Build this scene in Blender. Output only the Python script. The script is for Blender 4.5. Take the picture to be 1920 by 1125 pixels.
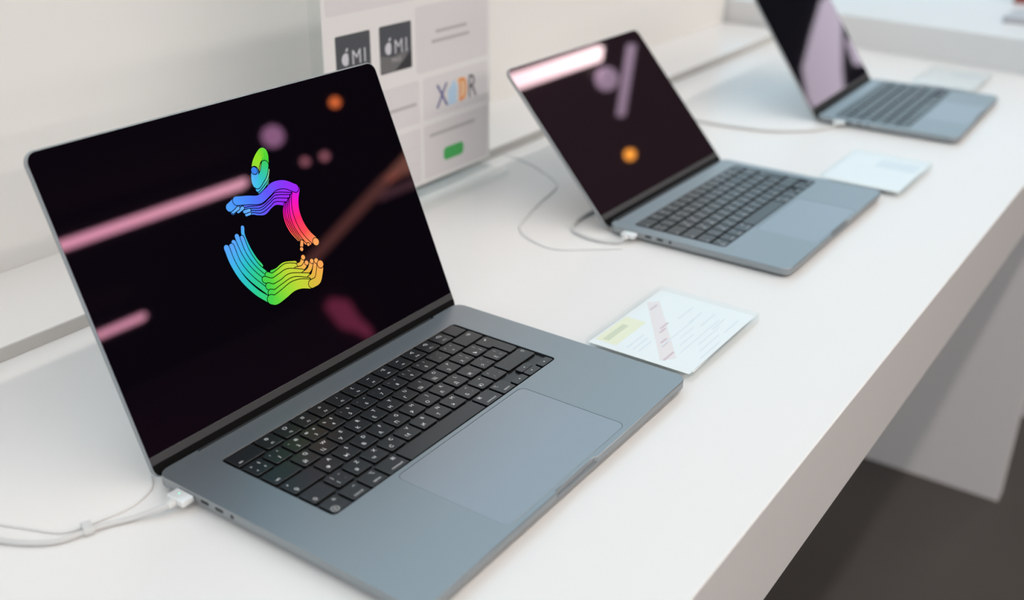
import bpy, bmesh, math
from mathutils import Vector, Matrix

# ------------------------------------------------------------------ clear
for o in list(bpy.data.objects):
    bpy.data.objects.remove(o, do_unlink=True)
SC = bpy.context.scene
COL = SC.collection

# ------------------------------------------------------------------ camera
# world frame: origin at the front left corner of the nearest laptop, x along the counter, y to the wall, z = 0 the counter top
cam_data = bpy.data.cameras.new('camera')
cam = bpy.data.objects.new('camera', cam_data)
COL.objects.link(cam)
RX, RY, RZ = (0.571591, -0.820435, 0.013082), (0.343558, 0.253772, 0.904194), (-0.745152, -0.512335, 0.426921)
cam.matrix_world = Matrix(((RX[0], RY[0], RZ[0], -0.37841), (RX[1], RY[1], RZ[1], -0.32222), (RX[2], RY[2], RZ[2], 0.45402), (0, 0, 0, 1)))
cam_data.sensor_fit = 'HORIZONTAL'
cam_data.sensor_width = 36.0
cam_data.lens = 1987.3 / 1920 * 36.0
cam_data.clip_start = 0.02
cam_data.clip_end = 60
cam_data.dof.use_dof = True
cam_data.dof.focus_distance = 0.885
cam_data.dof.aperture_fstop = 3.4
SC.camera = cam

# ------------------------------------------------------------------ world: cool daylight of the open hall behind the counter
world = bpy.data.worlds.new('hall_daylight')
SC.world = world
world.use_nodes = True
bg = world.node_tree.nodes['Background']
bg.inputs['Color'].default_value = (0.66, 0.885, 1.02, 1)
bg.inputs['Strength'].default_value = 1.18

# ------------------------------------------------------------------ view
SC.view_settings.view_transform = 'Standard'
SC.view_settings.look = 'None'
SC.view_settings.gamma = 1.0
SC.view_settings.use_curve_mapping = False
SC.view_settings.exposure = 0.0
SC.cycles.use_denoising = True
SC.cycles.max_bounces = 8
SC.cycles.transparent_max_bounces = 12

LAMP_Z = 1.90                 # height of the linear ceiling lights over the counter top
LAMP_L = 28.0                 # radiance of their diffusers
FLOOR = -0.894


# ------------------------------------------------------------------ materials
def lin(c):
    return tuple(((v / 255) / 12.92) if v / 255 <= 0.04045 else (((v / 255) + 0.055) / 1.055) ** 2.4 for v in c)


def mat(name, base, rough=0.5, metal=0.0, spec=0.5, tint=None, emis=None, estr=0.0, coat=0.0, coat_rough=0.03,
        noise=0.0, noise_scale=40.0, bump=0.0):
    m = bpy.data.materials.new(name)
    m.use_nodes = True
    nt = m.node_tree
    b = nt.nodes['Principled BSDF']
    b.inputs['Base Color'].default_value = (*base, 1)
    b.inputs['Roughness'].default_value = rough
    b.inputs['Metallic'].default_value = metal
    b.inputs['Specular IOR Level'].default_value = spec
    if tint:
        b.inputs['Specular Tint'].default_value = (*tint, 1)
    if emis:
        b.inputs['Emission Color'].default_value = (*emis, 1)
        b.inputs['Emission Strength'].default_value = estr
    b.inputs['Coat Weight'].default_value = coat
    b.inputs['Coat Roughness'].default_value = coat_rough
    if noise or bump:
        tc = nt.nodes.new('ShaderNodeTexCoord')
        n = nt.nodes.new('ShaderNodeTexNoise')
        n.inputs['Scale'].default_value = noise_scale
        n.inputs['Detail'].default_value = 3
        nt.links.new(tc.outputs['Object'], n.inputs['Vector'])
        if noise:
            r = nt.nodes.new('ShaderNodeMix')
            r.data_type = 'RGBA'
            r.inputs['A'].default_value = (*[v * (1 - noise) for v in base], 1)
            r.inputs['B'].default_value = (*[min(1, v * (1 + noise)) for v in base], 1)
            nt.links.new(n.outputs['Fac'], r.inputs['Factor'])
            nt.links.new(r.outputs['Result'], b.inputs['Base Color'])
        if bump:
            bp = nt.nodes.new('ShaderNodeBump')
            bp.inputs['Strength'].default_value = bump
            bp.inputs['Distance'].default_value = 0.001
            nt.links.new(n.outputs['Fac'], bp.inputs['Height'])
            nt.links.new(bp.outputs['Normal'], b.inputs['Normal'])
    return m


def clear_mat(name, tint, gloss=1.0):
    m = bpy.data.materials.new(name)
    m.use_nodes = True
    nt = m.node_tree
    nt.nodes.remove(nt.nodes['Principled BSDF'])
    out = nt.nodes['Material Output']
    tr = nt.nodes.new('ShaderNodeBsdfTransparent')
    tr.inputs['Color'].default_value = (*tint, 1)
    gl = nt.nodes.new('ShaderNodeBsdfGlossy')
    gl.inputs['Roughness'].default_value = 0.04
    fr = nt.nodes.new('ShaderNodeFresnel')
    fr.inputs['IOR'].default_value = 1.49
    ml = nt.nodes.new('ShaderNodeMath')
    ml.operation = 'MULTIPLY'
    ml.inputs[1].default_value = gloss
    mx = nt.nodes.new('ShaderNodeMixShader')
    nt.links.new(fr.outputs['Fac'], ml.inputs[0])
    ge = nt.nodes.new('ShaderNodeNewGeometry')
    fb = nt.nodes.new('ShaderNodeMath')
    fb.operation = 'SUBTRACT'
    fb.inputs[0].default_value = 1.0
    nt.links.new(ge.outputs['Backfacing'], fb.inputs[1])
    m2 = nt.nodes.new('ShaderNodeMath')
    m2.operation = 'MULTIPLY'
    nt.links.new(ml.outputs[0], m2.inputs[0])
    nt.links.new(fb.outputs[0], m2.inputs[1])
    nt.links.new(m2.outputs[0], mx.inputs['Fac'])
    nt.links.new(tr.outputs[0], mx.inputs[1])
    nt.links.new(gl.outputs[0], mx.inputs[2])
    nt.links.new(mx.outputs[0], out.inputs['Surface'])
    return m


def attr_emission(name, spec=0.5):
    m = mat(name, (0.0, 0.0, 0.0), rough=0.03, spec=spec)
    nt = m.node_tree
    a = nt.nodes.new('ShaderNodeAttribute')
    a.attribute_name = 'Col'
    b = nt.nodes['Principled BSDF']
    nt.links.new(a.outputs['Color'], b.inputs['Emission Color'])
    b.inputs['Emission Strength'].default_value = 1.0
    return m


M = {
    'counter': mat('white_laminate', (0.82, 0.81, 0.80), rough=0.28, spec=0.35, noise=0.01, noise_scale=6),
    'panel': mat('lightened_white_leg_panel', (0.93, 0.905, 0.905), rough=0.4, spec=0.35),  # counter white in a lighter copy, making up for missing light on the legs
    'wall': mat('white_wall_paint', (0.83, 0.82, 0.80), rough=0.55, spec=0.3, noise=0.01, noise_scale=3),
    'platform': mat('white_platform_laminate', (0.71, 0.71, 0.71), rough=0.4, spec=0.3),
    'floor': mat('dark_grey_floor', (0.080, 0.072, 0.068), rough=0.45, spec=0.3, noise=0.12, noise_scale=5),
    'ceiling': mat('dark_ceiling_paint', (0.035, 0.030, 0.034), rough=0.8, spec=0.1),
    'dark_wall': mat('dusky_wall_paint', (0.52, 0.38, 0.44), rough=0.8, spec=0.1, noise=0.1, noise_scale=1.2),
    'side_wall': mat('dark_side_wall_paint', (0.030, 0.026, 0.030), rough=0.8, spec=0.1, noise=0.1, noise_scale=1.2),
    'alu': mat('grey_anodised_aluminium', (0.335, 0.362, 0.38), rough=0.36, metal=0.80),
    'pad': mat('grey_trackpad_glass', (0.36, 0.375, 0.40), rough=0.30, metal=0.82),
    'chin': mat('dark_hinge_cover', (0.042, 0.042, 0.044), rough=0.45, spec=0.4),
    'tray': mat('black_keyboard_tray', (0.010, 0.010, 0.011), rough=0.30, spec=0.7),
    'key': mat('black_keycap', (0.011, 0.011, 0.012), rough=0.28, spec=0.78),
    'shade_black': mat('shaded_black_side', (0.003, 0.003, 0.003), rough=0.7, spec=0.1),  # shadow on keycap sides and in the hinge gap, put into the colour
    'ink': mat('white_key_legend', (0.80, 0.80, 0.80), rough=0.5, spec=0.3),
    'screen': mat('black_screen_glass_hazed', (0.0015, 0.0012, 0.0022), rough=0.02, spec=0.29, tint=(1.0, 0.42, 0.66), emis=(0.0014, 0.0007, 0.0018), estr=1.0),  # faint emission puts the reflected purple haze into the glass
    'screen2': mat('brown_hazed_screen_glass', (0.0015, 0.0012, 0.0022), rough=0.02, spec=0.29, tint=(1.0, 0.42, 0.66), emis=(0.0150, 0.0080, 0.0100), estr=1.0),  # brown emission stands in for room haze reflected by the glass
    'screen3': mat('grey_hazed_screen_glass', (0.0015, 0.0012, 0.0022), rough=0.02, spec=0.29, tint=(1.0, 0.42, 0.66), emis=(0.0045, 0.0045, 0.0060), estr=1.0),  # grey emission stands in for the dim reflection on this glass
    'trim': mat('grey_ledge_trim', (0.54, 0.53, 0.51), rough=0.5, spec=0.3),
    'emblem': attr_emission('lit_screen_emblem', 0.3),
    'black': mat('black_plastic', (0.01, 0.01, 0.011), rough=0.5),
    'rubber': mat('black_rubber', (0.012, 0.012, 0.012), rough=0.8),
    'cord': mat('white_cable_sleeve', (0.64, 0.64, 0.635), rough=0.55),
    'cord2': mat('grey_white_thin_cable', (0.77, 0.77, 0.765), rough=0.5),
    'plug': mat('silver_plug_shell', (0.86, 0.87, 0.87), rough=0.25, metal=0.25),
    'boot': mat('white_plug_boot', (0.72, 0.72, 0.71), rough=0.5),
    'led': mat('green_status_light', (0.1, 0.4, 0.3), emis=(0.15, 0.95, 0.70), estr=1.2),
    'acrylic': clear_mat('clear_acrylic', (0.970, 0.985, 0.982), 0.8),
    'acrylic_edge': clear_mat('thick_clear_acrylic', (0.975, 0.988, 0.988), 0.9),
    'paper': mat('white_printed_paper', (0.93, 0.94, 0.95), rough=0.6, coat=0.6),
    'paper_grey': mat('poster_paper', (0.79, 0.78, 0.78), rough=0.6, coat=0.15),
    'tile': mat('pale_grey_print', (0.715, 0.695, 0.71), rough=0.6, coat=0.15),
    'tile2': mat('grey_print', (0.70, 0.675, 0.685), rough=0.6, coat=0.15),
    'chip': mat('charcoal_print', (0.075, 0.082, 0.095), rough=0.5, coat=0.15),
    'chip2': mat('dark_print', (0.035, 0.035, 0.038), rough=0.5, coat=0.15),
    'chip3': mat('mid_grey_print', (0.16, 0.16, 0.165), rough=0.5, coat=0.15),
    'chiplogo': mat('silver_print', (0.62, 0.63, 0.68), rough=0.5),
    'line': mat('grey_text_print', (0.48, 0.46, 0.47), rough=0.6),
    'green': mat('green_print', (0.06, 0.42, 0.10), rough=0.6),
    'navy': mat('navy_print', (0.10, 0.10, 0.28), rough=0.6),
    'grey': mat('dark_grey_print', (0.13, 0.12, 0.13), rough=0.6),
    'sky': mat('light_blue_print', (0.46, 0.65, 0.83), rough=0.6),
    'orange': mat('orange_print', (0.80, 0.28, 0.08), rough=0.6),
    'peach': mat('peach_print', (0.85, 0.55, 0.32), rough=0.6),
    'yellow': mat('pale_yellow_print', (0.93, 0.90, 0.66), rough=0.6, coat=0.6),
    'olive': mat('pale_olive_print', (0.72, 0.72, 0.50), rough=0.6, coat=0.6),
    'pink': mat('pale_pink_print', (0.92, 0.81, 0.81), rough=0.6, coat=0.6),
    'rose': mat('rose_print', (0.74, 0.55, 0.60), rough=0.6, coat=0.6),
    'faint': mat('faint_blue_grey_print_and_glare', (0.80, 0.83, 0.88), rough=0.6, coat=0.6),
    'lamp': mat('lit_white_diffuser', (0.8, 0.8, 0.8), emis=(1.0, 0.92, 0.855), estr=LAMP_L),
    'housing': mat('dark_lamp_housing', (0.03, 0.03, 0.03), rough=0.6),
    'bulb_orange': mat('lit_orange_bulb', (0.8, 0.4, 0.1), emis=(1.0, 0.36, 0.07), estr=30.0),
    'bulb_amber': mat('lit_amber_bulb', (0.8, 0.4, 0.1), emis=(1.0, 0.46, 0.045), estr=24.0),
    'bulb_violet': mat('lit_violet_globe', (0.5, 0.4, 0.6), emis=(0.85, 0.72, 1.0), estr=9.5),
    'bulb_pink': mat('lit_pink_globe', (0.6, 0.4, 0.4), emis=(1.0, 0.62, 0.62), estr=12.0),
    'strip_amber': mat('dim_amber_diffuser', (0.5, 0.3, 0.2), emis=(1.0, 0.62, 0.36), estr=4.2),
    'strip_brown': mat('dim_brown_diffuser', (0.5, 0.3, 0.2), emis=(1.0, 0.62, 0.40), estr=2.4),
    'strip_mauve': mat('dim_mauve_diffuser', (0.4, 0.3, 0.35), emis=(1.0, 0.72, 0.72), estr=1.5),
    'strip_violet': mat('dim_violet_diffuser', (0.5, 0.4, 0.6), emis=(0.90, 0.80, 1.0), estr=4.6),
    'lightbox': mat('lit_lavender_panel', (0.5, 0.45, 0.6), emis=(0.92, 0.86, 1.0), estr=3.4),
    'magenta': mat('lit_magenta_panel', (0.3, 0.05, 0.1), emis=(1.0, 0.25, 0.45), estr=3.6),
    'greenlit': mat('lit_green_panel', (0.05, 0.2, 0.08), emis=(0.25, 0.7, 0.3), estr=0.5),
    'redbox': mat('dark_red_card', (0.30, 0.07, 0.06), rough=0.6),
    'greytag': mat('grey_card', (0.45, 0.45, 0.48), rough=0.4),
}


# ------------------------------------------------------------------ object helpers
def link(name, me, parent=None, loc=None):
    o = bpy.data.objects.new(name, me)
    COL.objects.link(o)
    if parent is not None:
        o.parent = parent
    if loc is not None:
        o.location = loc
    return o


def tag(o, label, cat, group=None):
    o['label'] = label
    o['category'] = cat
    if group:
        o['group'] = group
    return o


def thing(name, label, cat, loc=(0, 0, 0), rz=0.0, group=None):
    o = bpy.data.objects.new(name, None)
    COL.objects.link(o)
    o.location = loc
    o.rotation_euler = (0, 0, rz)
    o.empty_display_size = 0.05
    return tag(o, label, cat, group)


def mesh(name, bm, mats, smooth=False):
    bmesh.ops.recalc_face_normals(bm, faces=bm.faces[:])
    me = bpy.data.meshes.new(name)
    bm.to_mesh(me)
    bm.free()
    for m in (mats if isinstance(mats, (list, tuple)) else [mats]):
        me.materials.append(m)
    if smooth:
        for p in me.polygons:
            p.use_smooth = True
        try:
            me.set_sharp_from_angle(angle=math.radians(38))
        except Exception:
            pass
    return me


def struct(name, bm, m):
    o = link(name, mesh(name, bm, m))
    o['kind'] = 'structure'
    return o


def box(bm, x0, x1, y0, y1, z0, z1, mi=0, bevel=0.0):
    vs = [bm.verts.new((x, y, z)) for z in (z0, z1) for y in (y0, y1) for x in (x0, x1)]
    fs = [(0, 2, 3, 1), (4, 5, 7, 6), (0, 1, 5, 4), (2, 6, 7, 3), (0, 4, 6, 2), (1, 3, 7, 5)]
    faces = [bm.faces.new([vs[i] for i in f]) for f in fs]
    for f in faces:
        f.material_index = mi
    if bevel:
        es = list({e for f in faces for e in f.edges})
        r = bmesh.ops.bevel(bm, geom=es, offset=bevel, segments=2, affect='EDGES', profile=0.5)
        for f in r['faces']:
            f.material_index = mi
    return faces


def rrect(x0, x1, y0, y1, r, n=6):
    """counter-clockwise outline of a rounded rectangle; r may be one radius or (bl, br, tr, tl)"""
    rs = r if isinstance(r, (tuple, list)) else (r, r, r, r)
    out = []
    for (cx, cy, a0, rr) in ((x0 + rs[0], y0 + rs[0], 180, rs[0]), (x1 - rs[1], y0 + rs[1], 270, rs[1]),
                             (x1 - rs[2], y1 - rs[2], 0, rs[2]), (x0 + rs[3], y1 - rs[3], 90, rs[3])):
        if rr < 1e-6:
            out.append((cx, cy))
            continue
        for k in range(n + 1):
            a = math.radians(a0 + 90 * k / n)
            out.append((cx + rr * math.cos(a), cy + rr * math.sin(a)))
    return out


def inset(pts, d):
    """move a counter-clockwise outline inwards by d (mitred)"""
    if abs(d) < 1e-9:
        return list(pts)
    out = []
    n = len(pts)
    for i in range(n):
        p0, p1, p2 = Vector(pts[i - 1]), Vector(pts[i]), Vector(pts[(i + 1) % n])
        e1, e2 = (p1 - p0).normalized(), (p2 - p1).normalized()
        n1, n2 = Vector((-e1.y, e1.x)), Vector((-e2.y, e2.x))
        b = n1 + n2
        k = d / max(0.35, 0.5 * b.length) if b.length > 1e-6 else d
        b = b.normalized() if b.length > 1e-6 else n1
        out.append((p1.x + b.x * k, p1.y + b.y * k))
    return out


def ring(bm, pts, z):
    return [bm.verts.new((p[0], p[1], z)) for p in pts]


def skin(bm, a, b, mi=0):
    n = len(a)
    for i in range(n):
        f = bm.faces.new((a[i], a[(i + 1) % n], b[(i + 1) % n], b[i]))
        f.material_index = mi


def cap(bm, r, mi=0):
    f = bm.faces.new(r)
    f.material_index = mi
    return f


def plate(bm, pts, z0, z1, mi=0, bev=0.0):
    """prism over an outline with a small chamfer on its upper edge"""
    a = ring(bm, pts, z0)
    if bev:
        b = ring(bm, pts, z1 - bev)
        c = ring(bm, inset(pts, bev), z1)
        skin(bm, a, b, mi)
        skin(bm, b, c, mi)
    else:
        c = ring(bm, pts, z1)
        skin(bm, a, c, mi)
    cap(bm, c, mi)
    cap(bm, a[::-1], mi)


def catmull(pts, k=8):
    P = [Vector(p) for p in pts]
    if len(P) < 3:
        return [P[0].lerp(P[-1], i / k) for i in range(k + 1)]
    Q = [2 * P[0] - P[1]] + P + [2 * P[-1] - P[-2]]
    out = []
    for i in range(1, len(Q) - 2):
        a, b, c, d = Q[i - 1], Q[i], Q[i + 1], Q[i + 2]
        for j in range(k):
            t = j / k
            out.append(0.5 * ((2 * b) + (c - a) * t + (2 * a - 5 * b + 4 * c - d) * t * t + (3 * b - a - 3 * c + d) * t ** 3))
    out.append(P[-1])
    return out


def tube(bm, pts, r, seg=10, k=8, mi=0):
    path = catmull(pts, k)
    rings = []
    up = Vector((0, 0, 1))
    for i, p in enumerate(path):
        t = (path[min(i + 1, len(path) - 1)] - path[max(i - 1, 0)]).normalized()
        s = t.cross(up)
        s = s.normalized() if s.length > 1e-4 else Vector((1, 0, 0))
        w = s.cross(t)
        rings.append([bm.verts.new(p + r * (math.cos(2 * math.pi * j / seg) * s + math.sin(2 * math.pi * j / seg) * w)) for j in range(seg)])
    for a, b in zip(rings, rings[1:]):
        skin(bm, a, b, mi)
    cap(bm, rings[0][::-1], mi)
    cap(bm, rings[-1], mi)


def cyl(bm, c, r, h, axis='Z', seg=24, mi=0):
    """cylinder from c along axis"""
    pts = [(r * math.cos(2 * math.pi * i / seg), r * math.sin(2 * math.pi * i / seg)) for i in range(seg)]
    f = {'Z': lambda u, v, w: (u, v, w), 'X': lambda u, v, w: (w, u, v), 'Y': lambda u, v, w: (v, w, u)}[axis]
    a = [bm.verts.new(Vector(c) + Vector(f(u, v, 0))) for u, v in pts]
    b = [bm.verts.new(Vector(c) + Vector(f(u, v, h))) for u, v in pts]
    skin(bm, a, b, mi)
    cap(bm, a[::-1], mi)
    cap(bm, b, mi)


# ------------------------------------------------------------------ lettering: flat glyph polygons from the built-in font
_glyph = {}


def glyphs(text):
    """(vertices, faces) of a line of text, one unit high, centred on its own box"""
    if text not in _glyph:
        cu = bpy.data.curves.new('lettering', 'FONT')
        cu.body = text
        cu.size = 1.0
        cu.resolution_u = 2
        ob = bpy.data.objects.new('lettering', cu)
        COL.objects.link(ob)
        dg = bpy.context.evaluated_depsgraph_get()
        me = bpy.data.meshes.new_from_object(ob.evaluated_get(dg))
        vs = [(v.co.x, v.co.y) for v in me.vertices]
        fs = [tuple(p.vertices) for p in me.polygons]
        bpy.data.objects.remove(ob, do_unlink=True)
        bpy.data.curves.remove(cu)
        bpy.data.meshes.remove(me)
        if vs:
            cx = (min(v[0] for v in vs) + max(v[0] for v in vs)) / 2
            cy = (min(v[1] for v in vs) + max(v[1] for v in vs)) / 2
            vs = [(x - cx, y - cy) for x, y in vs]
        _glyph[text] = (vs, fs)
    return _glyph[text]


def write(bm, text, cx, cy, size, place, mi, sx=1.0):
    """lay text on a surface: place(u, v) -> 3D point"""
    vs, fs = glyphs(text)
    vv = [bm.verts.new(place(cx + x * size * sx, cy + y * size)) for x, y in vs]
    for f in fs:
        try:
            bm.faces.new([vv[i] for i in f]).material_index = mi
        except ValueError:
            pass


# ------------------------------------------------------------------ the room
b = bmesh.new(); box(b, -8.0, 8.0, -8.6, 4.0, FLOOR - 0.05, FLOOR); struct('floor', b, M['floor'])
b = bmesh.new(); box(b, -4.0, 1.872, 0.662, 0.76, FLOOR, 0.595); struct('wall_back', b, M['wall'])
b = bmesh.new(); box(b, -8.0, 8.0, -8.7, -8.6, FLOOR, 2.05); struct('wall_front', b, M['dark_wall'])
b = bmesh.new(); box(b, 8.0, 8.1, -8.7, 0.3, FLOOR, 2.05); struct('wall_right', b, M['side_wall'])
b = bmesh.new(); box(b, -8.1, 8.1, -8.7, 0.30, 2.05, 2.12); struct('ceiling', b, M['ceiling'])

# ------------------------------------------------------------------ the counter
ct = thing('display_counter', 'long white laminate counter with thick front edge, carrying the row of laptops', 'counter', (0.9, 0.27, FLOOR))


def off(x, y, z):
    return lambda v: (v[0] - x, v[1] - y, v[2] - z)


b = bmesh.new(); box(b, -1.8, 1.25, -0.391, 0.391, 0.894 - 0.103, 0.894, bevel=0.0012)
link('counter_top', mesh('counter_top', b, M['counter']), ct)
b = bmesh.new(); box(b, 0.863, 0.903, -0.391, 0.38, 0.0, 0.790)
link('end_panel', mesh('end_panel', b, M['panel']), ct)
b = bmesh.new(); box(b, -1.76, -1.72, -0.391, 0.38, 0.0, 0.790)
link('end_panel', mesh('end_panel', b, M['panel']), ct)

lg = thing('back_ledge', 'long low white ledge with grey front strip, lying along the wall on the counter', 'ledge', (0.9, 0.587, 0.0))
b = bmesh.new(); box(b, -1.8, 0.955, -0.0745, 0.0745, 0.0002, 0.013, bevel=0.0006)
link('ledge_board', mesh('ledge_board', b, M['counter']), lg)
b = bmesh.new(); box(b, -1.8, 0.950, -0.0765, -0.0747, 0.0002, 0.0124)
link('front_strip', mesh('front_strip', b, M['trim']), lg)

# raised platform across the far end of the counter top
pf = bmesh.new()
q = [(1.7805, -0.119), (3.2, -0.119), (3.2, 1.5), (1.9783, 1.5)]
plate(pf, q, 0.0, 0.063, bev=0.001)
tag(link('display_platform', mesh('display_platform', pf, M['platform'])), 'low white platform laid across the far end of the counter', 'platform')
b = bmesh.new(); box(b, 2.17, 3.18, -0.10, 1.48, FLOOR, -0.0005)
tag(link('storage_cabinet', mesh('storage_cabinet', b, M['platform'])), 'white cabinet carrying the far platform beyond the end of the counter', 'cabinet')
b = bmesh.new()
plate(b, rrect(-0.055, 0.055, -0.04, 0.04, 0.004), 0.0, 0.012, bev=0.001)
o = tag(link('price_tag', mesh('price_tag', b, M['greytag'], True), loc=(2.012, 0.062, 0.063)), 'small grey tag on the far white platform at the right edge', 'tag')
b = bmesh.new()
plate(b, rrect(-0.05, 0.05, -0.03, 0.03, 0.003), 0.0, 0.03, bev=0.001)
tag(link('red_box', mesh('red_box', b, M['redbox'], True), loc=(2.27, 0.105, 0.063)), 'blurred dark red box on the far white platform, behind the small grey tag', 'box')


# ------------------------------------------------------------------ laptops
KEY_P = 19.05e-3
ROW_P = 19.03e-3


def legend(kind):
    """(text, x mm, y mm, size mm) items of one kind of key"""
    t, *a = kind
    if t == 'letter':                       # Latin upper right, Cyrillic lower left
        return [(a[0], 3.4, 3.4, 4.7), (a[1], -3.4, -3.4, 4.7)]
    if t == 'punct':                        # Cyrillic letter with two marks of the Latin layout
        return [(a[0], -3.4, -3.2, 4.7), (a[1], 3.6, 3.9, 3.6), (a[2], 3.6, -3.2, 3.6)]
    if t == 'digit':
        return [(a[0], -1.0, -3.4, 4.7), (a[1], 3.4, 3.6, 3.6), (a[2], -4.2, 3.6, 3.4)]
    if t == 'quad':
        return [(a[0], -3.6, 3.4, 3.6), (a[1], 3.6, 3.4, 3.6), (a[2], -3.6, -3.6, 3.6), (a[3], 3.6, -3.6, 3.6)]
    if t == 'func':
        return [(a[0], 0.3, 3.2, 4.4), (a[1], 0.0, -4.2, 3.0)]
    if t == 'word':                         # symbol above, word below
        return [(a[0], a[2], 4.0, 4.2), (a[1], a[3], -4.6, 3.0)]
    if t == 'at':
        return [(a[i], a[i + 1], a[i + 2], a[i + 3]) for i in range(0, len(a), 4)]
    return []


ROWS = [
    [(1.5, ('at', 'esc', -8.0, -4.6, 3.2))] + [(1, ('func', s, 'F%d' % (i + 1))) for i, s in enumerate(
        ['☼', '☀', '⌗', '⌕', '♩', '☾', '◂◂', '▸||', '▸▸', '◁', '◁)', '◁))'])] + [(1, ('none',))],
    [(1, ('quad', '>', '§', '<', '±'))] + [(1, ('digit', d, u, c)) for d, u, c in
        [('1', '!', '!'), ('2', '@', '"'), ('3', '#', '№'), ('4', '$', '%'), ('5', '%', ':'), ('6', '^', ','), ('7', '&', '.'), ('8', '*', ';'), ('9', '(', '('), ('0', ')', ')'), ('-', '_', '_'), ('=', '+', '+')]]
    + [(1.5, ('at', '⌫', 6.0, 3.6, 4.2))],
    [(1.5, ('at', '⇥', -8.0, -4.4, 4.6))] + [(1, ('letter', l, c)) for l, c in zip('QWERTYUIOP', 'ЙЦУКЕНГШЩЗ')]
    + [(1, ('punct', 'Х', '{', '[')), (1, ('punct', 'Ъ', '}', ']')), ('return', None)],
    [(1.75, ('at', '•', -11.5, 3.8, 5.0, '⇪', -10.5, -4.4, 4.2))] + [(1, ('letter', l, c)) for l, c in zip('ASDFGHJKL', 'ФЫВАПРОЛД')]
    + [(1, ('punct', 'Ж', ':', ';')), (1, ('punct', 'Э', '"', "'")), (1, ('punct', 'Ё', '|', '\\'))],
    [(1.25, ('at', '⇧', -6.5, -4.2, 4.4)), (1, ('quad', ']', '~', '[', '`'))] + [(1, ('letter', l, c)) for l, c in zip('ZXCVBNM', 'ЯЧСМИТЬ')]
    + [(1, ('punct', 'Б', '<', ',')), (1, ('punct', 'Ю', '>', '.')), (1, ('quad', '?', '', '/', ',')), (2.25, ('at', '⇧', 16.5, 3.2, 4.4))],
    [(1, ('at', 'fn', 3.2, 4.2, 3.4, '⊕', -4.2, -4.2, 4.4)), (1, ('word', '⌃', 'control', 4.0, -0.2)), (1, ('word', '⌥', 'option', 4.0, 0.6)),
     (1.25, ('word', '⌘', 'command', 6.0, 1.0)), (5, ('none',)), (1.25, ('word', '⌘', 'command', -5.2, -0.6)), (1, ('word', '⌥', 'option', -4.0, 0.2)), ('arrows', None)],
]
_key_mesh = {}


def key_mesh(spec, pts, leg, at=None):
    if spec in _key_mesh:
        return _key_mesh[spec]
    bm = bmesh.new()
    rings = [ring(bm, pts, -0.0019), ring(bm, pts, -0.0003), ring(bm, inset(pts, 0.00012), -0.0001), ring(bm, inset(pts, 0.0004), 0.0)]
    for i, (r0, r1) in enumerate(zip(rings, rings[1:])):
        skin(bm, r0, r1, 2 if i == 0 else 0)
    cap(bm, rings[-1])
    cap(bm, rings[0][::-1])
    for t, x, y, s in leg:
        if t:
            write(bm, t, x * 1e-3, y * 1e-3, s * 1e-3, lambda u, v: (u, v, 2.5e-5), 1)
    _key_mesh[spec] = mesh('key', bm, [M['key'], M['ink'], M['shade_black']])
    return _key_mesh[spec]


def rkey(w, h):
    return rrect(-w / 2, w / 2, -h / 2, h / 2, 0.0016, 4)


def build_keys(parent, x0, y1, ztop, with_legend=True):
    g = 2.5e-3                              # gap between two caps
    h = ROW_P - 2.6e-3
    for ri, row in enumerate(ROWS):
        x = x0
        yc = y1 - ROW_P * (ri + 0.5)
        for w, kind in row:
            if w == 'return':
                wa, wb = 1.0 * KEY_P - g, 0.75 * KEY_P - g
                L, Rr = -wa / 2, wa / 2
                pts = [(Rr - wb, -ROW_P - h / 2), (Rr - 0.0016, -ROW_P - h / 2), (Rr, -ROW_P - h / 2 + 0.0016), (Rr, h / 2 - 0.0016), (Rr - 0.0016, h / 2),
                       (L + 0.0016, h / 2), (L, h / 2 - 0.0016), (L, -h / 2 + 0.0016), (L + 0.0012, -h / 2), (Rr - wb, -h / 2 - 0.0002)]
                me = key_mesh('return', pts, [('⏎', 1.5, 4.0, 4.4)])
                link('key', me, parent, (x + KEY_P / 2, yc, ztop))
                x += KEY_P
                continue
            if w == 'arrows':
                hh = h / 2 - 0.0002
                me = {s: key_mesh('arrow' + s, rkey(KEY_P - g, hh), [(s, 0.0, 0.0, 5.6)]) for s in '◂▴▾▸'}
                for s, i, dy in (('◂', 0, -1), ('▴', 1, 1), ('▾', 1, -1), ('▸', 2, -1)):
                    link('key', me[s], parent, (x + KEY_P * (i + 0.5), yc + dy * (h / 4 + 0.0001), ztop))
                x += 3 * KEY_P
                continue
            me = key_mesh((w, kind), rkey(w * KEY_P - g, h), legend(kind))
            link('key', me, parent, (x + w * KEY_P / 2, yc, ztop))
            x += w * KEY_P


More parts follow.
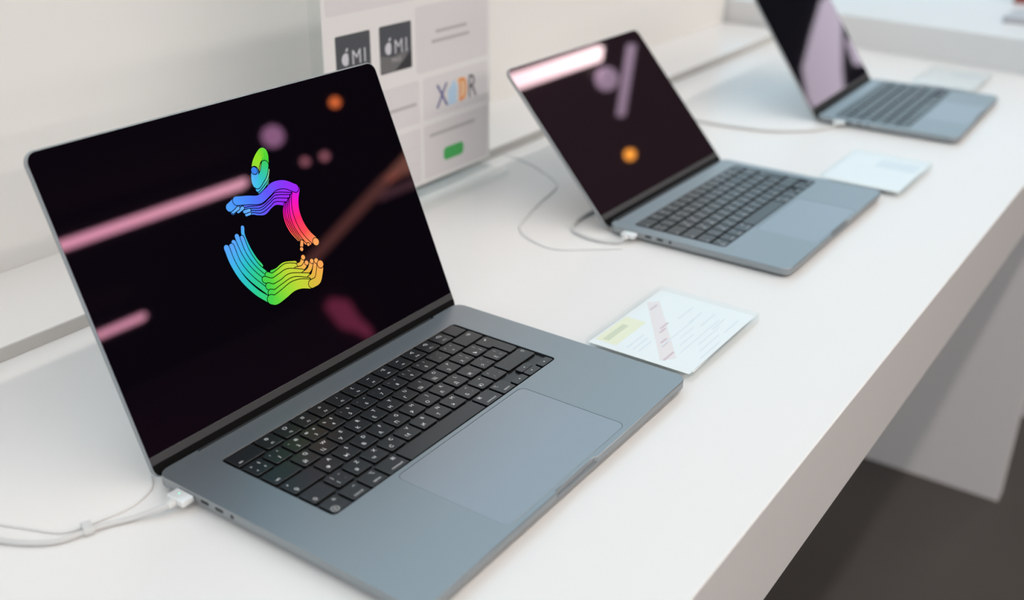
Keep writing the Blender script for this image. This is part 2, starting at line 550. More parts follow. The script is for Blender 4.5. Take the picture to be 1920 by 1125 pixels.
def make_laptop(name, label, W, D, zt, H, loc, rz, th, well_w=0.2790, emblem=None, screen='screen'):
    """open laptop; local frame: x to its right, y to its hinge, z up, origin in the middle of its footprint"""
    t = thing(name, label, 'laptop', (0, 0, 0), 0, 'open laptops along the counter')
    ox, oy = W / 2, D / 2
    c, s = math.cos(rz), math.sin(rz)
    t.location = (loc[0] + c * ox - s * oy, loc[1] + s * ox + c * oy, 0)
    t.rotation_euler = (0, 0, rz)
    hx = W / 2
    # ---- base case
    y_back = D / 2 - 0.0010
    nx0, ny = -0.140, D / 2 - 0.0034        # notch for the hinge
    out = rrect(-hx, hx, -D / 2, y_back, 0.0105, 8)
    # insert the hinge notch in the back edge (outline runs right to left there) and the finger notch in the front edge
    i_tr = max(i for i, p in enumerate(out) if p[0] > 0 and p[1] > 0)
    out = out[:i_tr + 1] + [(-nx0, y_back), (-nx0, ny), (nx0, ny), (nx0, y_back)] + out[i_tr + 1:]
    i_bl = max(i for i, p in enumerate(out[:12]) if p[0] < 0 and p[1] < 0)
    fn = [(-0.0285, 0), (-0.0265, 1), (-0.0180, 1), (0.0180, 1), (0.0265, 1), (0.0285, 0)]
    k0 = i_bl + 1
    out = out[:k0] + [(x, -D / 2) for x, _ in fn] + out[k0:]

    def shape(ins, z, cut):
        p = inset(out, ins)
        if cut:
            for i, (_, m) in enumerate(fn):
                p[k0 + i] = (p[k0 + i][0], p[k0 + i][1] + 0.0020 * m)
        return p
    bm = bmesh.new()
    prof = [(0.0006, zt, 1), (0.0001, zt - 0.0005, 1), (0.0, zt - 0.0012, 1), (0.0, zt - 0.0044, 1), (0.0, zt - 0.0045, 0),
            (0.0, zt - 0.0068, 0), (0.0010, zt - 0.0082, 0), (0.0034, zt - 0.0096, 0), (0.0075, 0.0018, 0)]
    rs = [ring(bm, shape(i, z, cut), z) for i, z, cut in prof]
    for r0, r1 in zip(rs, rs[1:]):
        skin(bm, r0, r1)
    cap(bm, rs[-1])
    wy1, wy0 = D / 2 - 0.0256, D / 2 - 0.0256 - 0.1142
    well = rrect(-well_w / 2, well_w / 2, wy0, wy1, 0.0042, 5)
    px, py1, py0 = 0.0797 if W > 0.33 else 0.065, wy0 - 0.0040, wy0 - 0.0040 - 0.0985
    if W < 0.33:
        py0 = wy0 - 0.0040 - min(0.081, D - 0.0256 - 0.1142 - 0.008)
    gap = rrect(-px - 0.0003, px + 0.0003, py0 - 0.0003, py1 + 0.0003, 0.0063, 6)
    rw, rg = ring(bm, well, zt), ring(bm, gap, zt)
    es = []
    for r in (rs[0], rw, rg):
        for i in range(len(r)):
            e = bm.edges.get((r[i], r[(i + 1) % len(r)])) or bm.edges.new((r[i], r[(i + 1) % len(r)]))
            es.append(e)
    bmesh.ops.triangle_fill(bm, use_beauty=True, use_dissolve=False, edges=es)
    rg2 = ring(bm, gap, zt - 0.0012)
    skin(bm, rg, rg2, 1)
    cap(bm, rg2, 1)
    link('base_case', mesh('base_case', bm, [M['alu'], M['black']], True), t)
    # ---- keyboard
    bm = bmesh.new()
    ch = inset(well, 0.0005)
    a0, a1, a2 = ring(bm, well, zt), ring(bm, ch, zt - 0.0004), ring(bm, ch, zt - 0.0020)
    skin(bm, a0, a1); skin(bm, a1, a2); cap(bm, a2)
    kb = link('keyboard', mesh('keyboard', bm, M['tray']), t)
    build_keys(kb, -14.5 * KEY_P / 2, wy1, zt + 0.00005)
    # ---- trackpad
    bm = bmesh.new()
    plate(bm, rrect(-px, px, py0, py1, 0.006, 6), zt - 0.0010, zt - 0.00005, bev=0.00012)
    link('trackpad', mesh('trackpad', bm, M['pad'], True), t)
    # ---- ports on the left side
    for yy, w, hgt in ((D / 2 - 0.0536, 0.0085, 0.0028), (D / 2 - 0.0683, 0.0085, 0.0028), (D / 2 - 0.0812, 0.0036, 0.0036)):
        bm = bmesh.new()
        pts = rrect(-w / 2, w / 2, -hgt / 2, hgt / 2, hgt / 2 - 1e-5, 6)
        r0 = [bm.verts.new((-hx - 0.00012, yy + p[0], zt - 0.0031 + p[1])) for p in pts]
        r1 = [bm.verts.new((-hx + 0.0006, yy + p[0], zt - 0.0031 + p[1])) for p in pts]
        skin(bm, r0, r1); cap(bm, r0)
        link('port', mesh('port', bm, M['black']), t)
    # ---- feet
    for fx in (-1, 1):
        for fy in (-1, 1):
            bm = bmesh.new()
            cyl(bm, (fx * (hx - 0.028), fy * (D / 2 - 0.028), 0.0), 0.009, 0.0021)
            link('rubber_foot', mesh('rubber_foot', bm, M['rubber'], True), t)
    # ---- hinge barrel in the notch
    bm = bmesh.new()
    cyl(bm, (nx0 + 0.0006, D / 2 + 0.0012, 0.0066), 0.0044, -2 * nx0 - 0.0012, 'X')
    link('hinge', mesh('hinge', bm, M['black'], True), t)
    # ---- lid
    lm = Matrix.Translation((0, D / 2 - 0.00075, 0.00631)) @ Matrix.Rotation(math.radians(90) - th, 4, 'X')
    bm = bmesh.new()
    o2 = rrect(-hx, hx, 0.0, H, (0.0075, 0.0075, 0.0095, 0.0095), 8)
    rr = [(0.0030, -0.0046), (0.0010, -0.0041), (0.0, -0.0028), (0.0, -0.0006), (0.0005, 0.0)]
    rs = [ring(bm, inset(o2, i), z) for i, z in rr]
    for r0, r1 in zip(rs, rs[1:]):
        skin(bm, r0, r1)
    cap(bm, rs[0][::-1]); cap(bm, rs[-1])
    lid = link('lid', mesh('lid', bm, M['alu'], True), t)
    lid.matrix_local = lm
    bm = bmesh.new()
    plate(bm, rrect(-hx + 0.0011, hx - 0.0011, 0.0166, H - 0.0011, (0.0, 0.0, 0.0085, 0.0085), 8), 0.00002, 0.00025, bev=0.00012)
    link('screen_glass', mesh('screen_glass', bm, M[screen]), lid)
    bm = bmesh.new()
    plate(bm, rrect(-hx + 0.0011, hx - 0.0011, 0.0106, 0.01645, 0.0, 6), 0.00002, 0.00022, bev=0.0001)
    link('hinge_cover', mesh('hinge_cover', bm, M['chin']), lid)
    bm = bmesh.new()
    plate(bm, rrect(-hx + 0.0011, hx - 0.0011, 0.0012, 0.0105, (0.0065, 0.0065, 0.0, 0.0), 6), 0.00002, 0.00020)
    link('hinge_gap_shade', mesh('hinge_gap_shade', bm, M['shade_black']), lid)  # dark plate for the black hinge and the shade in its gap
    if emblem:
        emblem(lid, hx)
    return t


# ---- the lit emblem on the nearest screen: tapering ribbons stacked in layers, (name, points in mm on the lid, width mm)
STROKES = [
    ('leafi', [(185.59,184.86),(189.58,189.5),(191.74,191.79)], 2.46),
    ('leafA', [(181.73,185.88),(185.35,191.31),(191.26,196.18),(196.05,198.24),(196.64,194.82),(194.39,189.26)], 6.49),
    ('leaf4', [(178.77,167.24),(184.22,169.57),(189.22,173.19),(192.47,177.75)], 2.48),
    ('leaf3', [(178.08,168.86),(184.02,171.48),(189.79,175.18),(193.62,180.59)], 2.78),
    ('leaf2', [(177.51,170.73),(183.56,173.6),(190.15,177.52),(194.33,183.27)], 3.40),
    ('leafB', [(193.51,187.77),(189.22,181.76),(183.29,177.66),(178.44,175.01),(178.63,179.64),(181.51,185.8)], 6.39),
    ('leafdot', [(180.93,186.09),(181.01,186.07)], 5.48),
    ('U6', [(159.03,154.85),(164.7,154.85),(169.17,152.95),(176.07,151.47),(184.11,154.55),(190.51,155.56),(198.51,152.66)], 3.06),
    ('U5', [(158.17,157.92),(165.63,156.84),(173.39,154.26),(182.6,156.42),(190.2,158.83),(201.76,155.51)], 3.39),
    ('U4', [(156.32,159.59),(164.88,159.04),(173.66,156.75),(183.43,159.34),(191.52,161.63),(204.89,158.12)], 3.70),
    ('U3', [(151.81,160.37),(159.9,161.63),(167.26,160.33),(174.6,158.75),(184.5,161.61),(193.05,164.08),(207.92,160.48)], 3.95),
    ('U2', [(146.5,160.82),(153.47,162.81),(162.38,163.16),(175.66,161.01),(185.57,163.89),(194.62,166.23),(211.32,161.57)], 4.25),
    ('Fa', [(157.99,154.88),(161.91,154.97)], 2.25),
    ('Fb', [(157.17,157.65),(162.39,157.51)], 2.40),
    ('Fc', [(151.46,159.63),(157.01,161.07)], 2.52),
    ('Fd', [(146.5,160.82),(152.72,162.33)], 2.66),
    ('R6', [(199.31,151.56),(195.73,146.78),(193.75,138.63),(195.08,129.44),(199.53,120.67)], 2.51),
    ('R5', [(201.45,151.66),(197.38,146.29),(195.73,138.03),(197.57,128.66),(201.74,119.23)], 2.84),
    ('R4', [(203.73,152.46),(199.04,145.8),(197.73,137.42),(199.77,127.24),(203.84,117.52)], 3.15),
    ('R3', [(206.33,153.91),(201.66,146.49),(199.73,136.81),(202.1,126.07),(206.01,115.93)], 3.48),
    ('R2', [(209.58,155.91),(204.28,147.18),(202.07,136.1),(204.51,125.02),(209.29,114.58)], 4.14),
    ('R1', [(216.1,160.68),(210.89,152.6),(207.77,143.21),(207.89,132.11),(210.99,122.24),(216.59,113.28)], 6.43),
    ('Rdot', [(216.59,113.28),(216.68,113.25)], 5.87),
    ('U1b', [(144.96,164.89),(153.18,167.78)], 6.19),
    ('U1', [(153.6,167.94),(165.21,165.44),(175.69,163.0),(186.26,166.13),(195.01,169.01),(205.57,167.54),(215.21,161.66)], 6.46),
    ('Oa', [(202.14,117.62),(200.14,114.26)], 2.88),
    ('Ob', [(199.16,112.21),(199.25,112.18)], 3.19),
    ('Oc', [(207.65,113.61),(207.73,113.59)], 2.58),
    ('D6', [(149.94,146.64),(148.01,140.64),(148.6,129.87),(150.99,119.86),(154.21,112.64)], 2.95),
    ('D5', [(145.94,139.18),(146.4,127.06),(150.22,114.43),(155.69,105.82)], 3.29),
    ('D4', [(141.72,141.65),(142.04,127.09),(146.29,113.63),(153.48,102.28)], 3.86),
    ('D3', [(136.84,138.18),(138.37,124.79),(142.86,111.97),(152.71,96.79)], 3.86),
    ('D2', [(133.55,135.89),(134.15,121.29),(140.3,106.47),(151.58,90.57)], 4.13),
    ('D1', [(128.57,136.12),(128.96,123.05),(132.62,108.74),(140.27,95.09),(148.68,85.56)], 4.66),
    ('E5', [(161.71,104.31),(167.21,104.3),(176.49,106.22),(187.57,103.64)], 3.42),
    ('E5b', [(186.97,101.19),(193.18,101.3),(197.44,105.36)], 3.17),
    ('E4', [(156.8,103.56),(161.08,101.06),(167.91,101.87),(177.21,103.78),(186.03,101.21)], 4.60),
    ('E4b', [(185.97,98.28),(193.32,97.54),(198.84,100.13)], 3.50),
    ('E3', [(152.43,101.21),(159.33,97.33),(168.03,98.2),(177.84,99.17),(191.28,94.08)], 4.60),
    ('E3b', [(191.71,92.15),(199.41,93.96),(204.86,99.59)], 3.52),
    ('E2', [(153.68,95.01),(158.79,92.31),(168.35,92.98),(178.48,94.54),(195.48,89.05)], 4.92),
    ('E2b', [(196.03,86.91),(201.78,88.65),(209.59,98.3)], 3.88),
    ('E1', [(153.68,89.23),(158.36,87.53),(168.46,89.29),(180.35,90.5),(194.27,85.29)], 5.26),
    ('E0', [(151.66,84.18),(155.96,82.45),(165.0,83.95),(176.5,86.41),(185.7,85.64),(194.84,82.39)], 7.19),
    ('E0b', [(196.52,81.8),(203.86,82.66),(209.02,88.4),(212.51,94.0)], 6.16),
    ('Edot1', [(197.5,105.48),(197.59,105.46)], 3.83),
    ('Edot2', [(199.0,100.07),(199.09,100.04)], 3.52),
    ('Edot3', [(204.86,99.59),(204.94,99.56)], 3.55),
    ('Edot4', [(209.59,98.3),(209.67,98.27)], 3.91),
    ('Edot5', [(212.64,94.25),(212.72,94.23)], 5.88),
]

SHADES = {
    'leafA': [(150, 215, 60), (150, 225, 40), (90, 215, 50), (70, 205, 60)],
    'leafB': [(60, 205, 110), (50, 195, 190), (70, 190, 240), (80, 160, 245)],
    'leafd': [(60, 130, 235)] * 2,
    'leafi': [(200, 225, 90), (160, 220, 110)],
    'F': [(95, 170, 252), (105, 175, 252)],
    'leaf': [(70, 175, 235), (70, 200, 190), (170, 225, 150)],
    'U1b': [(80, 160, 250), (75, 140, 250)],
    'U': [(75, 150, 252), (80, 120, 252), (100, 85, 250), (130, 60, 250), (160, 40, 245)],
    'R': [(200, 30, 235), (250, 20, 190), (255, 40, 110), (250, 80, 80), (252, 150, 90)],
    'Rd': [(253, 165, 95)] * 2,
    'O': [(250, 160, 95)] * 2,
    'D': [(90, 165, 250), (70, 180, 240), (45, 195, 205), (45, 205, 150), (60, 210, 110)],
    'Ed': [(250, 165, 85)] * 2,
    'Eb': [(215, 190, 60), (235, 180, 70), (250, 165, 85)],
    'E': [(70, 210, 75), (95, 215, 60), (150, 220, 55), (190, 215, 55), (205, 208, 60)],
}


def shade(name, f):
    if name.endswith('b') and name[0] == 'E':
        c = SHADES['Eb']
    else:
        for k in (name, name[:5], name[:4], name[:2], name[0]):
            if k in SHADES:
                c = SHADES[k]
                break
    c = [lin(v) for v in c]
    p = f * (len(c) - 1)
    i = min(int(p), len(c) - 2)
    return [c[i][j] + (c[i + 1][j] - c[i][j]) * (p - i) for j in range(3)]


def make_emblem(lid, hx):
    vs, cols, fs = [], [], []
    zz = 0.00027

    def ribbon(pts, w, z, col):
        path = catmull([(p[0], p[1], 0) for p in pts], 10)
        n = len(path)
        nrm = []
        for i in range(n):
            d = path[min(i + 1, n - 1)] - path[max(i - 1, 0)]
            d = d.normalized() if d.length > 1e-6 else Vector((1, 0, 0))
            nrm.append(Vector((-d.y, d.x, 0)))
        ol, orr = [], []
        for p, m in zip(path, nrm):
            ol.append((p + m * w / 2)); orr.append((p - m * w / 2))
        arc = 8

        def capv(c, m, sgn):
            e = Vector((m.y, -m.x, 0)) * sgn
            return [c + m * (w / 2) * math.cos(a) + e * (w / 2) * math.sin(a) for a in [math.pi * k / arc for k in range(1, arc)]]
        end = capv(path[-1], nrm[-1], 1)
        sta = capv(path[0], -nrm[0], 1)
        base = len(vs)
        for i in range(n):
            for p in (ol[i], orr[i]):
                vs.append((p.x * 1e-3 - hx, p.y * 1e-3, z)); cols.append(col(i / (n - 1)))
        for i in range(n - 1):
            k = base + 2 * i
            fs.append((k, k + 1, k + 3, k + 2))
        for caps, i0, i1, f in ((end, base + 2 * (n - 1), base + 2 * (n - 1) + 1, 1.0), (sta, base + 1, base, 0.0)):
            k = len(vs)
            for p in caps:
                vs.append((p.x * 1e-3 - hx, p.y * 1e-3, z)); cols.append(col(f))
            fs.append(tuple([i0] + list(range(k, k + len(caps))) + [i1]))
    for name, pts, w in STROKES:
        ribbon(pts, w * 1.10 + 1.25, zz, lambda f: (0.0008, 0.0005, 0.002))
        ribbon(pts, w * 1.10 - 0.15, zz + 4e-6, lambda f, nm=name: shade(nm, f))
        zz += 8e-6
    me = bpy.data.meshes.new('screen_emblem')
    me.from_pydata(vs, [], fs)
    a = me.color_attributes.new('Col', 'FLOAT_COLOR', 'POINT')
    for i, c in enumerate(cols):
        a.data[i].color = (*c, 1)
    me.materials.append(M['emblem'])
    link('screen_emblem', me, lid)['label'] = 'rainbow ribbon emblem lit on the black screen'


make_laptop('laptop', 'large open dark grey laptop in front, black screen with rainbow ribbon emblem', 0.3557, 0.2481, 0.0125, 0.2463, (0, 0), 0.0, 0.3967, emblem=make_emblem)
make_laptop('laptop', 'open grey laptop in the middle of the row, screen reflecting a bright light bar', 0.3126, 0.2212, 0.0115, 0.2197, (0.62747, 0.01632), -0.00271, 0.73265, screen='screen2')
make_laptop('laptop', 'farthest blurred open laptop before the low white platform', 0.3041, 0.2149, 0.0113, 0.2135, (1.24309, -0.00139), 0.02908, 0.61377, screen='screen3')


# ------------------------------------------------------------------ cables
def charging_cable(label, px, py, z, rz, cord, tie=None):
    """magnetic plug against a laptop's left side at (px, py), cord lying on the counter"""
    t = thing('charging_cable', label, 'cable', (px, py, 0), rz, 'charging cables of the laptops')
    bm = bmesh.new()
    box(bm, -0.0105, -0.0004, -0.0085, 0.0085, z - 0.0052, z - 0.0002, bevel=0.0009)
    pl = link('plug', mesh('plug', bm, M['plug'], True), t)
    bm = bmesh.new()
    cyl(bm, (-0.0045, 0.002, z - 0.00025), 0.0007, 0.0001, 'Z', 12)
    link('status_light', mesh('status_light', bm, M['led']), pl)
    bm = bmesh.new()
    box(bm, -0.0175, -0.0103, -0.0030, 0.0030, z - 0.0051, z - 0.0007, bevel=0.0016)
    link('plug_boot', mesh('plug_boot', bm, M['boot'], True), t)
    c, s = math.cos(-rz), math.sin(-rz)
    loc = lambda p: (c * (p[0] - px) - s * (p[1] - py), s * (p[0] - px) + c * (p[1] - py), p[2])
    bm = bmesh.new()
    tube(bm, [(-0.0165, 0.0, z - 0.0029)] + [loc(p) for p in cord], 0.0021)
    link('cord', mesh('cord', bm, M['cord'], True), t)
    if tie:
        a = Vector(loc(tie[0])); d = Vector((tie[1][0], tie[1][1], 0)).normalized()
        e = Vector((-d.y, d.x, 0))
        bm = bmesh.new()
        prof = rrect(-0.0066, 0.0068, 0.0, 0.0054, 0.0024, 4)
        r0 = [bm.verts.new(a + e * p[0] + Vector((0, 0, p[1])) - d * 0.0032) for p in prof]
        r1 = [bm.verts.new(a + e * p[0] + Vector((0, 0, p[1])) + d * 0.0032) for p in prof]
        skin(bm, r0, r1); cap(bm, r0[::-1]); cap(bm, r1)
        link('cable_tie', mesh('cable_tie', bm, M['cord'], True), t)
    return t


charging_cable('white charging cable with silver plug in the front laptop, tied at its left', 0.0, 0.2137, 0.0113, 0.0,
               [(-0.0345, 0.2275, 0.0030), (-0.0480, 0.2362, 0.0023), (-0.0600, 0.2415, 0.0023), (-0.0665, 0.2432, 0.0023), (-0.0793, 0.2480, 0.0023), (-0.0915, 0.2610, 0.0023), (-0.1020, 0.2805, 0.0023), (-0.1120, 0.3080, 0.0023), (-0.1190, 0.3500, 0.0023), (-0.1200, 0.420, 0.0023), (-0.118, 0.500, 0.0023)],
               tie=((-0.0600, 0.2440, 0.0), (-1.0, 0.42)))
charging_cable('white charging cable plugged into the middle laptop, curling behind its lid', 0.6278, 0.2052, 0.0105, -0.00271,
               [(0.6060, 0.2120, 0.0026), (0.5985, 0.2330, 0.0023), (0.6010, 0.2560, 0.0023), (0.6120, 0.2740, 0.0023), (0.6450, 0.2850, 0.0023), (0.7500, 0.2920, 0.0023), (0.86, 0.35, 0.0023), (0.90, 0.430, 0.0023), (0.92, 0.505, 0.0023)])
charging_cable('white charging cable plugged into the farthest laptop, running back to the ledge', 1.2374, 0.1745, 0.0103, 0.02908,
               [(1.2150, 0.1800, 0.0026), (1.1800, 0.1990, 0.0023), (1.1450, 0.2420, 0.0023), (1.1307, 0.2828, 0.0023), (1.1240, 0.3430, 0.0023), (1.1300, 0.4200, 0.0023), (1.1450, 0.500, 0.0023)])


def thin_cable(label, pts):
    bm = bmesh.new()
    m = pts[0]
    tube(bm, [(p[0] - m[0], p[1] - m[1], p[2]) for p in pts], 0.0009, 8)
    return tag(link('security_cable', mesh('security_cable', bm, M['cord2'], True), loc=(m[0], m[1], 0)), label, 'cable', 'thin security cables')


thin_cable('thin pale cable running beside the tied cord at the front laptop', [(0.0060, 0.2620, 0.0013), (-0.0028, 0.2500, 0.0013), (-0.0160, 0.2440, 0.0013), (-0.0301, 0.2425, 0.0013), (-0.0480, 0.2465, 0.0013), (-0.0606, 0.2492, 0.0013), (-0.0732, 0.2572, 0.0013), (-0.0813, 0.2753, 0.0013), (-0.0909, 0.2976, 0.0013), (-0.1000, 0.3250, 0.0013), (-0.106, 0.370, 0.0013), (-0.107, 0.43, 0.0013), (-0.104, 0.505, 0.0013)])
thin_cable('thin pale cable looping in a wide bend left of the middle laptop', [(0.5960, 0.1990, 0.0013), (0.5701, 0.2306, 0.0013), (0.5493, 0.2611, 0.0013), (0.5580, 0.3000, 0.0013), (0.5769, 0.3248, 0.0013), (0.6025, 0.3369, 0.0013), (0.6648, 0.3554, 0.0013), (0.7224, 0.3687, 0.0013), (0.7465, 0.3859, 0.0013), (0.7680, 0.4180, 0.0013), (0.7900, 0.4600, 0.0013), (0.8, 0.505, 0.0013)])


# ------------------------------------------------------------------ acrylic information blocks
def info_block(label, cx, cy, rz, detail):
    t = thing('price_display', label, 'price display', (cx, cy, 0), rz, 'clear price displays right of each laptop')
    w, d, h = 0.146, 0.108, 0.0105
    bm = bmesh.new()
    plate(bm, rrect(-w / 2, w / 2, -d / 2, d / 2, 0.0015, 3), 0.0, 0.0061)
    plate(bm, rrect(-w / 2, w / 2, -d / 2, d / 2, 0.0015, 3), 0.0067, h, bev=0.0005)
    link('acrylic_block', mesh('acrylic_block', bm, M['acrylic_edge'], True), t)
    bm = bmesh.new()
    z = 0.0062
    mats = [M['paper'], M['yellow'], M['olive'], M['pink'], M['rose'], M['faint']]
    plate(bm, rrect(-w / 2 + 0.002, w / 2 - 0.002, -d / 2 + 0.004, d / 2 - 0.002, 0.0008, 2), z, z + 0.0003, 0)

    def patch(x0, x1, y0, y1, mi, k=1):
        zz = z + 0.0003 + 0.00002 * k
        bm.faces.new([bm.verts.new(p) for p in ((x0, y0, zz), (x1, y0, zz), (x1, y1, zz), (x0, y1, zz))]).material_index = mi
    if detail:
        patch(-0.062, -0.004, 0.028, 0.050, 1)
        patch(-0.058, -0.020, 0.038, 0.0445, 2, 2)
        for i in range(3):
            patch(-0.060, -0.028 - 0.004 * i, 0.017 - 0.006 * i, 0.0185 - 0.006 * i, 5)
        # rose band: a slanting stripe with short marks
        zz = z + 0.00032
        bm.faces.new([bm.verts.new(p) for p in ((-0.064, -0.018, zz), (-0.052, -0.028, zz), (0.046, 0.040, zz), (0.036, 0.049, zz))]).material_index = 3
        for kk, (x, y, w2) in enumerate(((0.030, 0.037, 0.007), (0.000, 0.010, 0.008), (-0.010, 0.0065, 0.006), (-0.028, -0.004, 0.006), (-0.052, -0.0215, 0.010), (-0.034, -0.008, 0.006))):
            patch(x - w2, x + w2, y, y + 0.0022, 4, 2 + 0.4 * kk)
        for i in range(7):
            patch(-0.040 + 0.012 * (i % 3), 0.000 + 0.014 * (i % 4), -0.046 + 0.0065 * i, -0.0448 + 0.0065 * i, 5, 5)
        for i in range(5):
            patch(0.020, 0.052 - 0.005 * (i % 2), -0.042 + 0.012 * i, -0.0405 + 0.012 * i, 5, 6)
    else:
        patch(0.020, 0.056, -0.044, 0.010, 5)  # pale patch painted as a reflection lying on the far cards
    link('printed_card', mesh('printed_card', bm, mats), t)
    return t


info_block('clear acrylic price display with yellow and pink print, beside the front laptop', 0.4415, 0.0555, 0.0, True)
info_block('clear acrylic price display at the right side of the middle laptop', 1.0300, 0.0510, 0.0, False)
info_block('clear acrylic price display beyond the farthest laptop', 1.6450, 0.1080, 0.03, False)

# ------------------------------------------------------------------ poster stand behind the front laptop
PX0, PX1, PY = 0.4235, 0.7200, 0.4750
st = thing('poster_stand', 'clear acrylic poster stand with grey printed tiles, behind the front laptop', 'poster stand', ((PX0 + PX1) / 2, PY, 0))
pc = (PX0 + PX1) / 2
hw = (PX1 - PX0) / 2
PH = 0.446
bm = bmesh.new()
box(bm, -hw - 0.013, hw + 0.002, -0.001, 0.0045, 0.009, PH, bevel=0.0006)
link('acrylic_panel', mesh('acrylic_panel', bm, M['acrylic'], True), st)
bm = bmesh.new()
box(bm, -hw - 0.013, hw + 0.014, -0.0260, 0.0300, 0.0, 0.0085, bevel=0.0015)
link('acrylic_foot', mesh('acrylic_foot', bm, M['acrylic_edge'], True), st)
bm = bmesh.new()
pm = ['paper_grey', 'tile', 'tile2', 'chip', 'chip2', 'chip3', 'chiplogo', 'line', 'green', 'navy', 'grey', 'sky', 'orange', 'peach']
pi = {k: i for i, k in enumerate(pm)}
box(bm, -hw, hw, -0.0018, -0.0011, 0.024, PH - 0.002)


def pr(pts, k, layer=1):
    bm.faces.new([bm.verts.new((p[0] - pc, -0.0018 - 0.00006 * layer, p[1])) for p in pts]).material_index = pi[k]


def prr(x0, x1, z0, z1, k, r=0.003, layer=1):
    pr(rrect(x0, x1, z0, z1, r, 3), k, layer)


pw = lambda lay: (lambda u, v: (u - pc, -0.0018 - 0.00006 * lay, v))
# tiles of the sheet, bottom to top
prr(0.5850, 0.7150, 0.0285, 0.0955, 'tile2', 0.004)
prr(0.4290, 0.5790, 0.0285, 0.0955, 'tile', 0.004)
prr(0.5850, 0.7150, 0.1025, 0.1535, 'tile', 0.004)
prr(0.4290, 0.5790, 0.1025, 0.1535, 'tile', 0.004)
prr(0.5740, 0.7150, 0.1605, 0.2380, 'tile', 0.004)
prr(0.4290, 0.7150, 0.2465, 0.3050, 'tile', 0.004)
prr(0.4290, 0.5700, 0.3120, 0.4380, 'tile', 0.004)
prr(0.5760, 0.7150, 0.3120, 0.4380, 'tile', 0.004)
# two charcoal chip tiles with fruit mark and lettering
for x0, x1, sub in ((0.4415, 0.4965, 'PRO'), (0.5115, 0.5665, 'MAX')):
    z0, z1 = 0.1715, 0.2250
    prr(x0, x1, z0, z1, 'chip', 0.002, 1)
    if sub == 'MAX':
        pr([(x0, z0 + 0.002), (x0 + 0.034, z0), (x1 - 0.003, z0 + 0.024), (x0 + 0.022, z0 + 0.017), (x0, z0 + 0.021)], 'chip3', 2)
        pr([(x0 + 0.024, z0 + 0.0005), (x1, z0 + 0.0005), (x1, z0 + 0.020)], 'chip2', 3)
    mx = (x0 + x1) / 2
    fx, fz = mx - 0.0125, z0 + 0.0275
    pr([(fx + 0.0062 * math.cos(a) * (1.0 if math.cos(a) < 0.72 else 0.72), fz + 0.0068 * math.sin(a)) for a in [2 * math.pi * i / 22 for i in range(22)]], 'chiplogo', 4)
    pr([(fx + 0.0002, fz + 0.0078), (fx + 0.0032, fz + 0.0085), (fx + 0.0042, fz + 0.0122), (fx + 0.0012, fz + 0.0114)], 'chiplogo', 4)
    write(bm, 'M1', mx + 0.0085, z0 + 0.0280, 0.0225, pw(4), pi['chiplogo'], 0.92)
    write(bm, sub, mx + 0.0010, z0 + 0.0135, 0.0080, pw(4), pi['line'])
# lines of small print (too soft in the photograph to read)
for x0, x1, zc, h in ((0.6110, 0.6720, 0.2055, 0.0040), (0.6030, 0.6770, 0.1945, 0.0040), (0.5180, 0.5730, 0.1262, 0.0042), (0.4700, 0.5120, 0.1262, 0.0042),
                      (0.5960, 0.6880, 0.0815, 0.0046), (0.6250, 0.6700, 0.0715, 0.0030), (0.5380, 0.5730, 0.0735, 0.0030), (0.5450, 0.5740, 0.0535, 0.0060)):
    prr(x0, x1, zc - h / 2, zc + h / 2, 'line' if h > 0.0031 and h < 0.005 else 'tile2', 0.0012, 3)
# display badge: the letters X D R in navy, light blue, orange and grey
write(bm, 'X', 0.6215, 0.1270, 0.0420, pw(4), pi['navy'], 0.80)
pr([(0.6335, 0.1125), (0.6490, 0.1125), (0.6510, 0.1330), (0.6460, 0.1425), (0.6335, 0.1300)], 'sky', 3)
pr([(0.6505, 0.1415), (0.6690, 0.1415), (0.6690, 0.1135), (0.6590, 0.1135), (0.6570, 0.1300)], 'peach', 3)
write(bm, 'D', 0.6640, 0.1270, 0.0420, pw(4), pi['orange'], 0.62)
write(bm, 'R', 0.6835, 0.1275, 0.0420, pw(5), pi['grey'], 0.74)
prr(0.6230, 0.6635, 0.0435, 0.0600, 'green', 0.0055, 3)
link('printed_sheet', mesh('printed_sheet', bm, [M[k] for k in pm]), st)


# ------------------------------------------------------------------ lights of the shop (seen in the screens)
def linear_light(label, cx, cy, lx, ly, z, m, group, name='linear_ceiling_light'):
    t = thing(name, label, 'ceiling light', (cx, cy, z), 0, group)
    bm = bmesh.new(); box(bm, -lx / 2, lx / 2, -ly / 2, ly / 2, 0.0, 0.03)
    link('diffuser', mesh('diffuser', bm, M[m]), t)
    bm = bmesh.new(); box(bm, -lx / 2, lx / 2, -ly / 2 - 0.004, ly / 2 + 0.004, 0.0305, 0.05)
    link('housing', mesh('housing', bm, M['housing']), t)
    n = 4 if lx > 1 else 2
    for i in range(n):
        f = (i + 0.5) / n - 0.5
        bm = bmesh.new(); cyl(bm, (f * lx * (1 if lx > ly else 0), f * ly * (0 if lx > ly else 1), 0.05), 0.004, 2.05 - z - 0.05, 'Z', 8)
        link('hanger', mesh('hanger', bm, M['housing']), t)
    return t


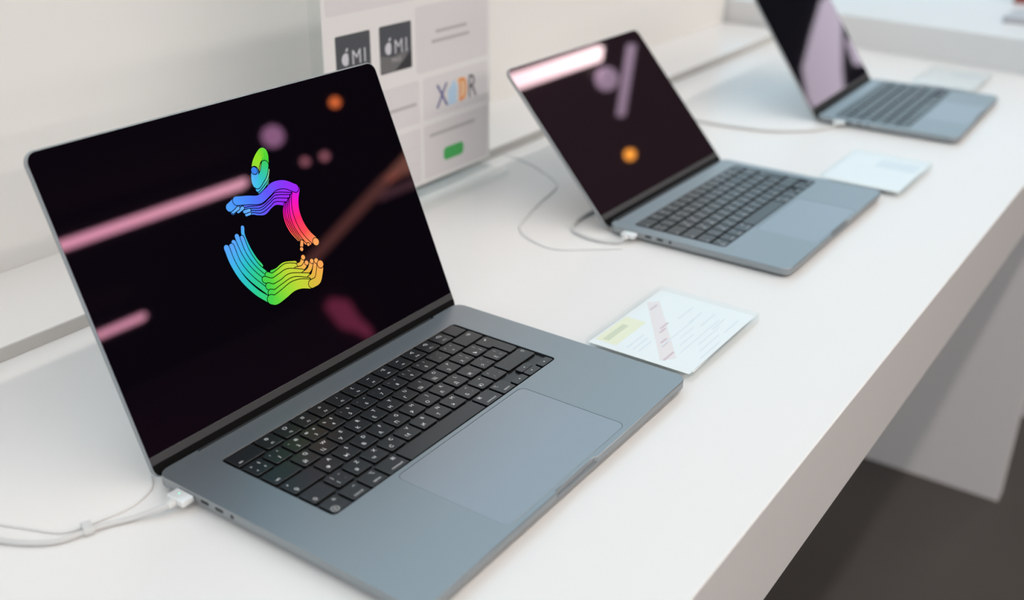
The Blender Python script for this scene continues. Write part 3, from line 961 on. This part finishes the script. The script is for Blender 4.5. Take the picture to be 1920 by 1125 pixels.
for i, (y, w, xr) in enumerate(((-0.615, 0.064, 4.01), (-2.34, 0.070, 3.95), (-4.085, 0.070, 3.87), (-5.94, 0.070, 3.90))):
    linear_light(('white linear ceiling light nearest the counter', 'second white linear ceiling light from the counter', 'third white linear ceiling light from the counter',
                  'fourth white linear ceiling light, nearest the dusky front wall')[i], (xr - 3.4) / 2, y, xr + 3.4, w, LAMP_Z, 'lamp', 'rows of white ceiling lights')
linear_light('dim amber ceiling strip running across the rows of white lights', 5.80, -5.55, 0.20, 1.5, 1.85, 'strip_brown', None)
linear_light('brighter amber ceiling panel ahead of the dim amber strip', 5.95, -4.60, 0.42, 0.60, 1.85, 'strip_amber', None)
linear_light('dim mauve ceiling strip right of the amber strip', 6.46, -5.25, 0.90, 0.13, 1.85, 'strip_mauve', None)
linear_light('short violet ceiling strip at the end of the nearest row', 4.225, -0.78, 0.04, 0.36, 1.85, 'strip_violet', None)


def pendant(label, x, y, z, r, m, group):
    t = thing('pendant_lamp', label, 'lamp', (x, y, z), 0, group)
    bm = bmesh.new(); bmesh.ops.create_uvsphere(bm, u_segments=20, v_segments=12, radius=r)
    link('bulb', mesh('bulb', bm, M[m], True), t)
    bm = bmesh.new(); cyl(bm, (0, 0, r * 0.8), r * 0.55, r * 0.8, 'Z', 14); cyl(bm, (0, 0, r * 1.6), 0.004, 2.05 - z - r * 1.6, 'Z', 8)
    link('lamp_holder', mesh('lamp_holder', bm, M['housing'], True), t)


pendant('orange pendant bulb near the end of the nearest row', 4.367, -1.203, 1.85, 0.028, 'bulb_amber', None)
pendant('orange pendant bulb between the second and third rows', 4.023, -3.193, 1.85, 0.027, 'bulb_orange', None)
pendant('violet globe lamp in front of the third row', 3.650, -3.390, 1.85, 0.062, 'bulb_violet', None)
pendant('violet globe lamp under the end of the nearest row', 3.900, -0.690, 1.80, 0.055, 'strip_violet', None)
pendant('pink globe lamp, left one of the close pair', 4.237, -3.911, 1.85, 0.024, 'bulb_pink', None)
pendant('pink globe lamp, right one of the close pair', 4.430, -3.934, 1.85, 0.026, 'bulb_pink', None)


def wall_panel(name, label, pts, axis, val, m, cat):
    """lit panel, 4 cm deep, on a dark wall"""
    bm = bmesh.new()
    d = 0.04
    f = (lambda p, k: (val + (k if axis == 'x' else 0), p[0], p[1])) if axis == 'x' else (lambda p, k: (p[0], val - k, p[1]))
    a = [bm.verts.new(f(p, 0)) for p in pts]
    c = [bm.verts.new(f(p, d)) for p in pts]
    skin(bm, a, c); cap(bm, a); cap(bm, c[::-1])
    return tag(link(name, mesh(name, bm, M[m])), label, cat)


wall_panel('light_box', 'leaning lavender light box on the right wall', [(-1.08, 1.62), (-1.16, 1.66), (-1.42, 1.61), (-1.68, 1.55), (-1.88, 1.40), (-1.96, 1.26), (-1.78, 1.12), (-1.56, 1.27), (-1.34, 1.39), (-1.12, 1.50)], 'x', 7.95, 'lightbox', 'light box')
wall_panel('light_box', 'small lavender light box at the right of the leaning one', [(-1.29, 1.32), (-1.34, 1.34), (-1.47, 1.20), (-1.42, 1.10), (-1.36, 1.16)], 'x', 7.95, 'lightbox', 'light box')
wall_panel('wall_screen', 'dim green screen on the right wall above the lavender boxes', [(-1.05, 1.50), (-1.10, 1.48), (-1.28, 1.38), (-1.26, 1.25), (-1.10, 1.38)], 'x', 7.95, 'greenlit', 'screen')
wall_panel('wall_screen', 'dim magenta screen on the dark front wall', [(7.60, 1.92), (7.72, 1.98), (7.92, 1.86), (7.90, 1.62), (7.96, 1.44), (7.90, 1.32), (7.78, 1.50), (7.62, 1.62)], 'y', -8.56, 'magenta', 'screen')
